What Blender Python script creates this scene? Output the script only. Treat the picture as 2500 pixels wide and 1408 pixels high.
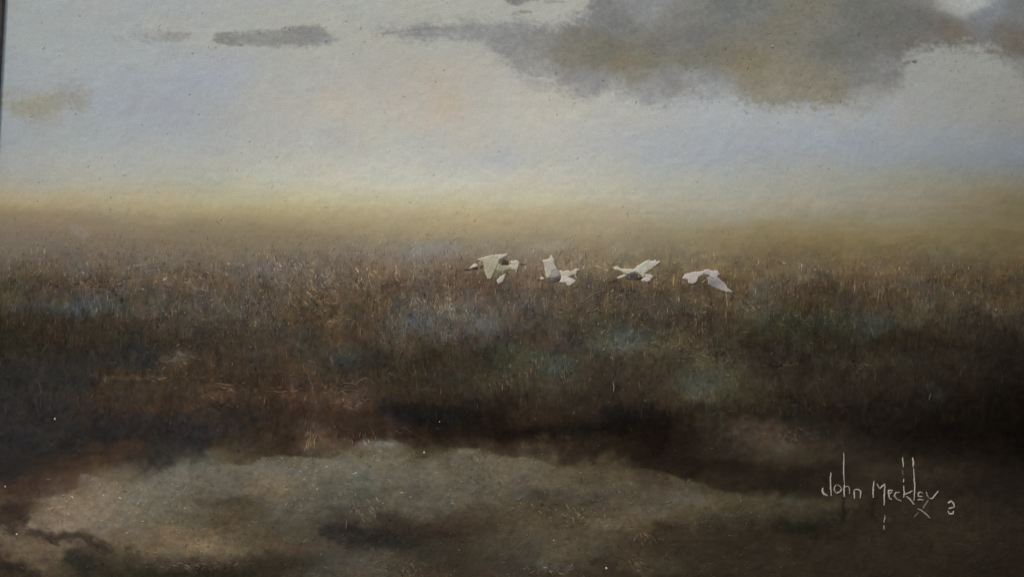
import bpy, bmesh, math, random
import numpy as np
from mathutils import Vector, Matrix
from mathutils.geometry import delaunay_2d_cdt

# ------------------------------------------------------------------ reset
for o in list(bpy.data.objects):
    bpy.data.objects.remove(o)
SC = bpy.context.scene
COL = SC.collection
random.seed(7)
RNG = np.random.default_rng(7)

# The photograph is a close view of a framed oil painting hanging on a wall.
# MM: one design unit of the painting is a quarter of a millimetre.
U = 0.00025
TILT = math.radians(3.03)          # the camera is held slightly askew to the picture
HANG = 1.55                        # height of the middle of the view above the floor
CT, ST = math.cos(TILT), math.sin(TILT)

# ------------------------------------------------------------------ camera
cam_d = bpy.data.cameras.new('camera')
cam = bpy.data.objects.new('camera', cam_d)
COL.objects.link(cam)
cam_d.sensor_width = 36.0
DIST = 0.82
cam_d.lens = 36.0 * DIST / (2500 * U)
cam_d.clip_start = 0.02
cam_d.clip_end = 200.0
cam.rotation_euler = (Matrix.Rotation(math.radians(90), 4, 'X') @ Matrix.Rotation(TILT, 4, 'Z')).to_euler()
cam.location = (0, -DIST, HANG)
SC.camera = cam

# ------------------------------------------------------------------ world, sun, exposure
SUN_EL, SUN_AZ = math.radians(50), math.radians(-48)   # azimuth off the wall's normal, to the left
world = bpy.data.worlds.new('World')
SC.world = world
world.use_nodes = True
wn = world.node_tree
wn.nodes.clear()
sky = wn.nodes.new('ShaderNodeTexSky')
sky.sky_type = 'NISHITA'
sky.sun_disc = False
sky.sun_elevation = SUN_EL
sky.sun_rotation = math.pi - SUN_AZ
bg = wn.nodes.new('ShaderNodeBackground')
bg.inputs['Strength'].default_value = 0.12
wo = wn.nodes.new('ShaderNodeOutputWorld')
wn.links.new(sky.outputs[0], bg.inputs[0])
wn.links.new(bg.outputs[0], wo.inputs[0])

sun_d = bpy.data.lights.new('sun', 'SUN')
sun_d.energy = 1.5
sun_d.angle = math.radians(12)
sun_d.color = (1.0, 0.93, 0.84)
sun = bpy.data.objects.new('sun', sun_d)
COL.objects.link(sun)
sv = Vector((math.sin(SUN_AZ) * math.cos(SUN_EL), -math.cos(SUN_AZ) * math.cos(SUN_EL), math.sin(SUN_EL)))
sun.rotation_euler = (-sv).to_track_quat('-Z', 'Y').to_euler()
sun.location = sv * 5

SC.view_settings.view_transform = 'Standard'
SC.view_settings.look = 'None'
SC.view_settings.gamma = 1.0
SC.view_settings.use_curve_mapping = False
SC.view_settings.exposure = 0.62
LIGHT = np.array([0.80, 0.815, 0.862])    # what a white card on the wall returns under this light

# ------------------------------------------------------------------ helpers
def s2l(c):
    c = np.asarray(c, dtype=float) / 255.0
    return np.where(c <= 0.04045, c / 12.92, ((c + 0.055) / 1.055) ** 2.4)

def pigment(c):
    return np.clip((s2l(c) - 0.0028) / LIGHT, 0.0008, 0.9)

def to_uv(x, y):
    """design coordinates -> coordinates along the picture's own edges (u right, v down)"""
    dx, dy = np.asarray(x, float) - 1250.0, np.asarray(y, float) - 704.0
    return dx * CT + dy * ST, -dx * ST + dy * CT

def to_xy(u, v):
    return u * CT - v * ST + 1250.0, u * ST + v * CT + 704.0

def P(x, y, h=0.0):
    u, v = to_uv(x, y)
    return (float(u) * U, -float(h) * U, -float(v) * U)

_lat = {}
def vnoise(x, y, sx, sy, seed):
    """smooth value noise in -1..1"""
    if seed not in _lat:
        _lat[seed] = np.random.default_rng(1000 + seed).random((256, 256)) * 2 - 1
    L = _lat[seed]
    fx, fy = np.asarray(x, float) / sx + 40.37, np.asarray(y, float) / sy + 40.71
    ix, iy = np.floor(fx).astype(int), np.floor(fy).astype(int)
    tx, ty = fx - ix, fy - iy
    tx, ty = tx * tx * (3 - 2 * tx), ty * ty * (3 - 2 * ty)
    a, b = L[ix % 256, iy % 256], L[(ix + 1) % 256, iy % 256]
    c, d = L[ix % 256, (iy + 1) % 256], L[(ix + 1) % 256, (iy + 1) % 256]
    return (a * (1 - tx) + b * tx) * (1 - ty) + (c * (1 - tx) + d * tx) * ty

def fnoise(x, y, sx, sy, seed, octs=3):
    t, a, n = 0, 1.0, 0
    for k in range(octs):
        t = t + a * vnoise(x, y, sx / 2 ** k, sy / 2 ** k, seed + 17 * k)
        n += a
        a *= 0.55
    return t / n * 1.5

def sstep(a, b, x):
    t = np.clip((x - a) / (b - a), 0, 1)
    return t * t * (3 - 2 * t)

# ------------------------------------------------------------------ the pigments, row by row, light falloff to the right kept in them
ROWS = {
 0: [(0,155,160,163),(250,158,162,165),(500,160,163,166),(750,161,165,166),(1000,164,165,162),(1250,166,166,160),(1500,160,161,160),(1750,150,152,150),(2000,150,150,146),(2250,152,154,150),(2500,142,144,142)],
 88: [(0,154,160,164),(250,158,162,165),(500,163,164,162),(750,165,166,160),(1000,164,165,162),(1250,165,165,161),(1500,165,165,163),(1750,158,158,156),(2000,152,152,150),(2250,150,151,148),(2500,142,142,140)],
 176: [(0,152,158,164),(250,156,161,168),(400,156,161,170),(540,156,160,173),(640,162,164,165),(750,164,165,164),(1000,168,164,159),(1060,170,164,157),(1250,169,167,164),(1500,168,167,163),(1750,160,161,160),(2000,150,150,148),(2250,147,148,146),(2500,144,143,139)],
 264: [(0,150,157,163),(200,155,160,166),(300,153,158,169),(420,153,158,172),(560,159,162,167),(640,164,163,160),(750,166,164,160),(815,171,163,154),(900,168,166,161),(1030,170,163,157),(1085,175,161,146),(1150,170,165,158),(1250,171,168,162),(1500,170,169,164),(1750,163,166,170),(2000,157,160,166),(2250,149,149,148),(2500,140,138,132)],
 352: [(0,149,156,161),(250,159,164,167),(500,163,164,164),(750,165,166,164),(820,160,161,162),(900,167,167,162),(1000,166,168,166),(1125,169,167,163),(1250,168,167,164),(1400,166,167,166),(1500,164,166,169),(1750,156,161,172),(2000,149,155,166),(2250,139,145,154),(2500,126,131,139)],
 396: [(0,156,158,156),(250,164,166,164),(500,168,168,162),(750,171,170,163),(1000,173,172,166),(1225,162,164,170),(1300,168,168,164),(1500,166,167,163),(1625,158,163,168),(1750,154,159,166),(2000,149,152,154),(2250,136,140,144),(2400,126,131,135),(2500,118,123,130)],
 440: [(0,161,156,146),(250,167,165,155),(500,169,167,155),(750,176,174,160),(1000,179,176,166),(1250,177,174,165),(1500,171,169,159),(1750,161,162,157),(2000,151,150,142),(2250,138,136,124),(2500,121,119,110)],
 484: [(0,163,152,126),(250,167,157,133),(500,170,161,134),(750,172,165,140),(1000,175,169,149),(1250,175,169,150),(1500,169,164,149),(1750,160,157,146),(2000,151,145,133),(2250,138,132,118),(2400,126,117,98),(2500,116,106,84)],
 528: [(0,137,122,99),(250,140,127,106),(500,150,137,108),(750,158,146,116),(1000,164,153,126),(1250,166,153,123),(1500,163,150,124),(1750,153,145,125),(2000,142,133,110),(2250,131,121,98),(2500,111,98,70)],
 572: [(0,122,110,96),(250,124,111,95),(500,128,116,96),(750,136,123,102),(1000,146,134,112),(1250,150,138,114),(1500,146,132,106),(1750,140,125,92),(2000,132,117,80),(2250,126,110,76),(2500,107,93,62)],
 616: [(0,112,102,92),(250,112,101,90),(500,116,104,90),(750,120,108,94),(900,120,110,99),(1050,124,117,110),(1125,126,117,104),(1250,130,118,102),(1500,128,114,93),(1750,124,108,80),(2000,112,96,66),(2250,108,94,66),(2500,97,84,59)],
 660: [(0,88,79,67),(250,93,83,75),(400,98,86,75),(500,96,86,76),(640,98,91,88),(750,98,88,79),(950,106,92,78),(1000,106,96,86),(1250,112,99,84),(1500,108,95,78),(1750,104,90,68),(2000,94,82,66),(2250,90,78,62),(2500,83,70,52)],
 704: [(0,71,64,48),(125,76,66,56),(250,79,70,62),(500,86,75,66),(750,84,73,64),(950,88,74,60),(1000,86,74,64),(1250,88,76,66),(1500,80,69,58),(1750,78,66,50),(1880,84,74,62),(2000,70,58,44),(2250,76,67,56),(2500,70,60,45)],
 748: [(0,66,58,48),(125,64,60,55),(210,69,70,71),(300,70,66,58),(375,74,66,56),(500,78,68,60),(625,82,72,64),(750,77,63,47),(875,78,62,44),(960,78,68,58),(1030,86,82,77),(1125,86,80,75),(1250,82,72,64),(1500,74,64,54),(1625,70,63,55),(1750,70,58,46),(1875,66,60,52),(2000,58,48,34),(2125,60,53,46),(2250,66,58,48),(2375,64,54,43),(2500,61,51,40)],
 792: [(0,48,42,32),(125,50,42,34),(250,56,48,40),(375,64,56,48),(500,66,57,49),(625,72,63,55),(750,72,60,46),(825,76,60,43),(900,71,57,43),(960,74,67,60),(1010,80,80,80),(1125,77,72,67),(1170,76,74,72),(1250,74,67,60),(1375,64,58,48),(1500,64,62,54),(1625,60,52,46),(1750,58,50,42),(1875,50,48,40),(2000,46,44,36),(2140,57,57,53),(2250,50,44,36),(2375,50,40,30),(2500,45,38,29)],
 836: [(0,43,41,33),(125,48,40,33),(250,46,43,36),(375,50,45,38),(450,56,47,40),(500,56,48,41),(625,64,56,48),(750,64,56,48),(875,66,57,47),(1000,70,62,54),(1125,66,59,53),(1250,66,58,51),(1375,62,55,48),(1460,66,66,58),(1530,76,81,73),(1600,66,64,54),(1680,72,62,46),(1750,58,49,36),(1875,46,38,28),(2000,44,38,29),(2125,42,36,28),(2250,38,32,25),(2375,38,33,25),(2500,33,27,20)],
 880: [(0,43,38,35),(125,44,42,40),(250,46,43,40),(370,44,43,42),(445,70,59,48),(500,62,52,42),(625,62,52,44),(750,62,54,45),(850,52,50,47),(950,54,48,42),(1050,50,43,34),(1125,54,46,36),(1200,54,52,42),(1330,66,68,58),(1400,60,56,48),(1500,60,51,43),(1625,62,54,40),(1710,68,59,38),(1800,58,50,38),(1875,46,37,25),(2000,42,34,24),(2125,50,42,30),(2250,40,34,25),(2375,36,30,23),(2500,29,23,17)],
 924: [(0,42,40,39),(125,44,43,42),(210,48,43,39),(260,58,46,36),(375,62,50,38),(500,57,45,36),(625,52,42,34),(740,66,56,45),(875,54,46,40),(1000,54,46,37),(1125,56,47,35),(1250,60,56,45),(1330,64,62,52),(1400,60,53,44),(1500,54,46,38),(1625,56,50,42),(1690,70,68,58),(1760,62,60,51),(1875,50,41,29),(2000,46,36,24),(2125,46,37,26),(2250,36,29,23),(2375,34,28,21),(2500,27,21,16)],
 968: [(0,42,40,40),(125,44,42,42),(220,54,44,37),(300,58,45,35),(375,60,46,35),(480,66,51,40),(535,70,54,42),(625,58,45,35),(720,68,47,36),(850,80,59,43),(920,56,46,38),(1000,46,39,32),(1125,50,42,33),(1250,56,46,35),(1375,56,47,37),(1500,48,39,31),(1625,54,46,38),(1700,68,66,56),(1770,58,56,47),(1875,46,38,29),(2000,42,33,22),(2125,38,30,23),(2250,32,26,20),(2500,21,16,12)],
 1012: [(0,42,40,41),(125,42,40,40),(250,46,40,38),(375,46,40,39),(500,50,43,38),(625,48,41,37),(750,60,46,37),(875,60,46,37),(935,46,40,37),(1000,31,28,26),(1125,28,25,23),(1210,36,29,24),(1300,48,38,29),(1400,46,37,28),(1500,40,31,25),(1550,28,24,23),(1625,34,28,24),(1750,44,39,32),(1875,36,29,22),(2000,36,27,20),(2250,26,21,16),(2500,18,14,12)],
 1056: [(0,42,41,43),(125,44,41,41),(250,38,36,36),(375,42,38,38),(500,42,40,42),(625,54,42,33),(690,56,42,33),(755,78,55,37),(820,58,44,35),(875,54,42,34),(1000,46,36,29),(1125,36,28,23),(1250,27,23,21),(1375,30,26,22),(1500,23,20,18),(1625,24,20,17),(1700,40,30,22),(1790,66,50,35),(1880,62,50,36),(1960,46,36,26),(2000,40,32,24),(2125,30,23,18),(2250,21,16,13),(2500,17,13,10)],
 1080: [(0,41,40,42),(125,42,40,40),(250,44,38,36),(300,58,44,34),(375,44,40,39),(500,42,41,42),(575,64,50,33),(625,56,45,35),(690,46,38,32),(755,82,62,43),(800,76,58,40),(870,78,68,56),(930,96,87,74),(1000,66,56,46),(1080,56,46,36),(1125,54,42,32),(1250,44,35,28),(1375,46,38,30),(1500,36,29,23),(1600,23,19,17),(1750,46,35,26),(1875,64,52,39),(2000,46,37,28),(2125,34,27,20),(2250,26,20,15),(2500,18,13,10)],
 1112: [(0,40,39,40),(125,46,41,38),(220,64,48,39),(300,54,45,39),(400,46,43,42),(470,56,53,49),(530,88,84,75),(575,72,58,40),(625,74,66,54),(680,60,52,43),(760,78,60,42),(820,90,82,68),(900,112,103,90),(960,108,99,86),(1035,80,70,56),(1110,98,88,73),(1180,82,71,57),(1250,72,61,48),(1290,92,82,66),(1360,58,48,38),(1500,44,36,28),(1590,28,22,18),(1750,44,34,25),(1875,56,46,34),(2000,50,41,31),(2125,38,31,23),(2250,34,27,20),(2500,21,16,12)],
 1144: [(0,38,36,37),(90,54,44,39),(125,62,48,40),(200,84,69,57),(250,92,77,64),(300,80,72,62),(375,82,78,70),(470,104,100,91),(625,110,104,93),(750,116,110,98),(875,112,107,96),(1000,108,101,90),(1125,108,99,86),(1250,106,97,82),(1330,98,88,73),(1420,86,76,61),(1500,78,67,53),(1570,60,50,38),(1640,38,30,24),(1750,33,26,20),(1875,38,31,24),(2000,36,29,21),(2125,44,38,28),(2250,46,38,28),(2500,25,19,14)],
 1188: [(0,66,50,42),(70,72,56,47),(140,82,67,57),(250,108,95,82),(375,101,97,87),(500,103,98,88),(600,104,97,87),(680,124,107,85),(750,106,100,88),(875,93,92,83),(1000,98,93,82),(1125,100,92,80),(1250,98,89,77),(1375,94,84,70),(1500,90,80,66),(1625,84,74,62),(1700,68,59,49),(1780,44,36,29),(1875,34,27,21),(2000,38,31,24),(2125,44,35,26),(2250,38,31,23),(2500,30,23,17)],
 1232: [(0,84,68,58),(50,62,49,41),(90,108,94,81),(180,120,107,92),(250,118,106,92),(375,109,103,92),(500,102,94,83),(580,86,76,63),(660,96,89,78),(750,95,91,81),(830,82,78,70),(900,90,86,76),(1000,93,88,78),(1125,92,84,73),(1250,90,81,68),(1310,76,68,56),(1420,80,72,60),(1500,86,77,64),(1640,92,84,72),(1750,78,70,57),(1875,64,58,47),(2000,56,49,38),(2090,46,38,29),(2160,40,33,25),(2250,46,39,29),(2500,34,27,20)],
 1276: [(0,64,51,43),(45,66,53,44),(90,116,102,87),(180,122,108,93),(250,112,102,89),(375,106,98,86),(460,98,90,78),(570,80,69,55),(660,88,82,72),(750,82,77,67),(825,62,57,52),(900,86,78,67),(960,60,54,45),(1050,68,57,48),(1125,68,57,48),(1250,82,72,58),(1375,82,72,58),(1480,92,80,65),(1560,92,79,64),(1650,78,66,52),(1750,58,48,37),(1875,50,43,33),(2000,36,32,23),(2125,42,35,26),(2250,46,38,27),(2500,38,31,24)],
 1304: [(0,96,82,68),(60,100,86,72),(110,74,60,51),(150,76,62,53),(250,104,92,79),(375,104,92,78),(470,112,97,76),(570,98,82,58),(660,86,76,63),(750,80,73,62),(800,54,50,45),(900,46,42,37),(990,50,44,38),(1125,62,51,42),(1250,82,73,60),(1375,86,77,63),(1500,86,74,60),(1600,66,54,42),(1750,52,42,32),(1875,46,38,29),(2000,38,32,24),(2250,45,37,27),(2500,38,31,24)],
 1336: [(0,88,75,61),(100,98,84,70),(180,96,83,70),(230,72,61,51),(290,100,86,70),(375,104,89,69),(470,130,107,77),(540,112,92,62),(625,92,78,58),(750,82,71,58),(830,76,70,61),(900,62,57,50),(960,44,40,36),(1010,56,52,46),(1125,66,58,47),(1250,72,66,55),(1375,88,80,67),(1500,78,67,54),(1625,60,50,39),(1750,50,41,31),(1875,46,38,29),(2000,42,35,26),(2250,42,35,26),(2500,37,30,23)],
 1370: [(0,54,45,36),(100,86,74,61),(150,74,65,54),(190,46,43,38),(250,60,52,40),(375,84,70,47),(480,92,74,46),(560,84,68,44),(625,68,57,41),(700,56,50,40),(780,64,60,52),(875,84,80,72),(940,78,70,58),(1030,62,56,47),(1125,60,53,44),(1220,64,60,53),(1320,78,72,62),(1400,76,67,55),(1500,64,54,43),(1580,74,63,51),(1625,64,57,48),(1750,50,42,33),(1875,44,38,29),(2000,44,36,27),(2250,40,33,25),(2500,34,28,22)],
 1408: [(0,50,41,33),(125,66,56,46),(250,48,43,32),(375,48,42,29),(500,46,40,27),(625,50,44,34),(700,58,52,44),(780,68,64,57),(875,84,77,67),(1000,74,64,53),(1125,66,56,45),(1250,64,58,51),(1375,68,57,46),(1500,58,47,37),(1625,52,42,32),(1750,48,39,30),(1875,46,38,29),(2000,42,34,25),(2250,38,31,24),(2500,34,28,22)],
}
GX = np.arange(-100, 2651, 12.5)
RY = np.array(sorted(ROWS), float)
GRID = np.zeros((len(RY), len(GX), 3))
for i, r in enumerate(RY):
    pts = ROWS[int(r)]
    xs = [p[0] for p in pts]
    for c in range(3):
        GRID[i, :, c] = np.interp(GX, xs, [p[c + 1] for p in pts])
# soften the corners along x
ker = np.array([1, 2, 3, 2, 1.0]); ker /= ker.sum()
gp = np.pad(GRID, ((0, 0), (2, 2), (0, 0)), mode='edge')
GRID = sum(ker[k] * gp[:, k:k + len(GX)] for k in range(5))

def base_field(x, y):
    x = np.clip(x, GX[0], GX[-1] - 1e-3)
    fx = (x - GX[0]) / 12.5
    ix = np.clip(np.floor(fx).astype(int), 0, len(GX) - 2)
    tx = (fx - ix)[..., None]
    yy = np.clip(y, 0, 1407.99)
    iy = np.clip(np.searchsorted(RY, yy, side='right') - 1, 0, len(RY) - 2)
    h = RY[iy + 1] - RY[iy]
    t = ((yy - RY[iy]) / h)[..., None]
    def row(k):
        k = np.clip(k, 0, len(RY) - 1)
        return GRID[k, ix] * (1 - tx) + GRID[k, ix + 1] * tx
    p0, p1, p2, p3 = row(iy - 1), row(iy), row(iy + 1), row(iy + 2)
    # finite-difference tangents (cubic Hermite), limited
    hm = (RY[iy] - RY[np.clip(iy - 1, 0, None)])[..., None]; hp = (RY[np.clip(iy + 2, None, len(RY) - 1)] - RY[iy + 1])[..., None]
    hc = h[..., None]
    d1 = (p2 - p1) / hc
    dm = np.where(hm > 0, (p1 - p0) / np.maximum(hm, 1), d1)
    dp = np.where(hp > 0, (p3 - p2) / np.maximum(hp, 1), d1)
    m1 = np.where(dm * d1 > 0, 2 * dm * d1 / (dm + d1 + 1e-9 * np.sign(d1 + 1e-12)), 0) * hc
    m2 = np.where(dp * d1 > 0, 2 * dp * d1 / (dp + d1 + 1e-9 * np.sign(d1 + 1e-12)), 0) * hc
    t2, t3 = t * t, t * t * t
    return (2*t3 - 3*t2 + 1) * p1 + (t3 - 2*t2 + t) * m1 + (-2*t3 + 3*t2) * p2 + (t3 - t2) * m2

# ------------------------------------------------------------------ clouds (outline + pigments inside)
CLOUD_BANK = [(926,81),(960,74),(1020,69),(1075,60),(1140,58),(1200,62),(1255,58),(1330,62),(1390,52),(1430,34),(1440,12),(1450,-160),(2680,-160),(2680,240),
  (2520,205),(2496,192),(2470,168),(2440,138),(2410,118),(2370,112),(2330,118),(2290,112),(2250,116),(2215,140),(2196,160),(2205,185),(2188,205),(2170,228),(2130,250),(2080,258),(2030,256),(1980,252),
  (1930,256),(1880,262),(1840,258),(1800,242),(1760,232),(1710,228),(1660,236),(1620,250),(1585,256),(1550,246),(1525,226),(1502,214),(1470,222),(1440,234),(1400,226),(1365,216),(1345,196),(1300,190),(1262,172),
  (1225,150),(1195,122),(1160,106),(1110,96),(1050,92),(980,88)]
BANK_COL = [(950,81,142,142,138),(1040,80,132,132,131),(1100,80,141,141,137),(1180,78,140,140,136),(1250,90,136,136,133),(1300,80,128,129,129),(1280,130,140,139,134),(1330,170,146,145,141),(1320,100,132,130,124),(1450,20,120,122,122),(1520,60,118,118,114),(1600,20,138,138,136),(1560,10,132,133,132),(1650,40,124,122,116),(1780,20,110,113,109),(1850,40,115,116,110),
  (1400,110,120,116,102),(1480,120,112,110,94),(1510,150,126,116,94),(1450,140,115,112,98),(1380,130,128,122,108),(1600,110,115,113,104),(1700,90,112,111,107),(1750,130,116,112,96),(1820,150,125,116,92),(1850,200,130,124,104),(1950,180,128,122,102),(1900,60,118,114,98),(2000,50,120,116,104),(1960,20,122,118,99),(1580,150,120,116,98),(1680,150,118,114,99),
  (1450,190,134,132,130),(1550,190,128,124,108),(1640,185,130,130,127),(1600,220,142,141,140),(1560,240,146,145,144),(1420,215,146,144,142),(1500,205,140,139,137),(1750,220,142,142,142),(1700,205,140,140,139),
  (1880,240,138,132,114),(2000,238,132,126,106),(2050,200,126,121,102),(2040,110,108,108,99),(2100,130,112,112,108),(2150,60,104,104,98),(2200,50,105,104,99),(2250,40,107,106,102),(2300,70,108,100,90),(2330,90,110,103,92),(2400,60,114,117,118),(2420,30,124,128,130),(2450,80,108,103,96),(2490,110,105,98,86),(2480,20,112,113,112),(2150,160,126,126,124),(2190,170,122,121,118),(2100,190,119,119,116),(2200,110,110,106,100),(2480,165,127,125,118),(2120,230,142,140,135),(2380,2,165,167,161),(2330,4,160,162,156),(2100,20,108,108,102)]
LEFT_CLOUD = [(-80,232),(20,233),(60,226),(100,229),(150,215),(185,214),(215,230),(219,252),(200,268),(160,262),(148,285),(120,312),(92,314),(68,300),(50,280),(20,270),(-80,268)]
LEFT_COL = [(30,245,150,150,134),(80,250,151,147,126),(75,265,147,143,124),(190,230,146,144,138),(110,300,152,151,143),(150,250,148,146,132)]
STREAK_A = [(280,92),(330,85),(400,82),(460,81),(470,92),(440,98),(350,101),(300,97)]
STREAK_B = [(520,96),(528,84),(550,79),(600,81),(680,75),(735,63),(780,65),(802,84),(830,96),(818,108),(770,112),(700,114),(640,112),(590,111),(555,109),(532,103)]
WISP = [(1226,0),(1250,-10),(1300,-20),(1330,-10),(1290,8),(1245,8)]
CLOUDS = [('bank', CLOUD_BANK, BANK_COL, 20, 25, .97), ('left', LEFT_CLOUD, LEFT_COL, 18, 20, .9),
          ('faint', STREAK_A, [(350,92,150,150,146),(430,90,144,143,139)], 12, 8, .8),
          ('dark', STREAK_B, [(530,95,128,127,124),(600,97,137,136,131),(690,95,136,135,129),(760,85,132,131,129),(800,98,138,137,134)], 8, 8, .95),
          ('wisp', WISP, [(1270,0,120,120,115)], 10, 6, .9)]

def poly_sd(x, y, poly):
    """signed distance to a polygon, negative inside"""
    shp = x.shape
    x, y = x.ravel(), y.ravel()
    d = np.full(x.shape, 1e9)
    ins = np.zeros(x.shape, bool)
    n = len(poly)
    for i in range(n):
        ax, ay = poly[i]; bx, by = poly[(i + 1) % n]
        ex, ey = bx - ax, by - ay
        t = np.clip(((x - ax) * ex + (y - ay) * ey) / (ex * ex + ey * ey + 1e-9), 0, 1)
        d = np.minimum(d, (x - ax - t * ex) ** 2 + (y - ay - t * ey) ** 2)
        if abs(ey) > 1e-9:
            c = (ay > y) != (by > y)
            ins ^= c & (x < ex * (y - ay) / ey + ax)
    d = np.sqrt(d)
    return np.where(ins, -d, d).reshape(shp)

def idw(x, y, pts):
    num, den = 0, 0
    for (px, py, r, g, b) in pts:
        w = 1.0 / (((x - px) ** 2 + ((y - py) * 1.5) ** 2) + 250.0) ** 1.7
        num = num + w[..., None] * np.array([r, g, b], float)
        den = den + w
    return num / den[..., None]

SHORE = [(-100,1212),(37,1210),(112,1217),(150,1208),(187,1192),(200,1160),(225,1158),(258,1174),(300,1186),(325,1174),(375,1164),(388,1172),(440,1182),(460,1170),(468,1131),(500,1129),(515,1135),(575,1134),(620,1138),(640,1114),(712,1111),(757,1116),(812,1119),(840,1104),(875,1078),(925,1080),(990,1083),(1010,1093),(1016,1106),(1030,1111),(1050,1106),(1092,1102),(1102,1093),(1140,1095),(1180,1106),(1250,1113),(1300,1117),(1332,1128),(1362,1142),(1412,1148),(1500,1151),(1550,1141),(1625,1151),(1660,1166),(1712,1177),(1750,1195),(1800,1203),(1840,1216),(1880,1219),(2000,1232),(2700,1236)]
def shore_line(x):      # upper edge of the pale water in the foreground
    return np.interp(x, [p[0] for p in SHORE], [p[1] for p in SHORE])

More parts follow.
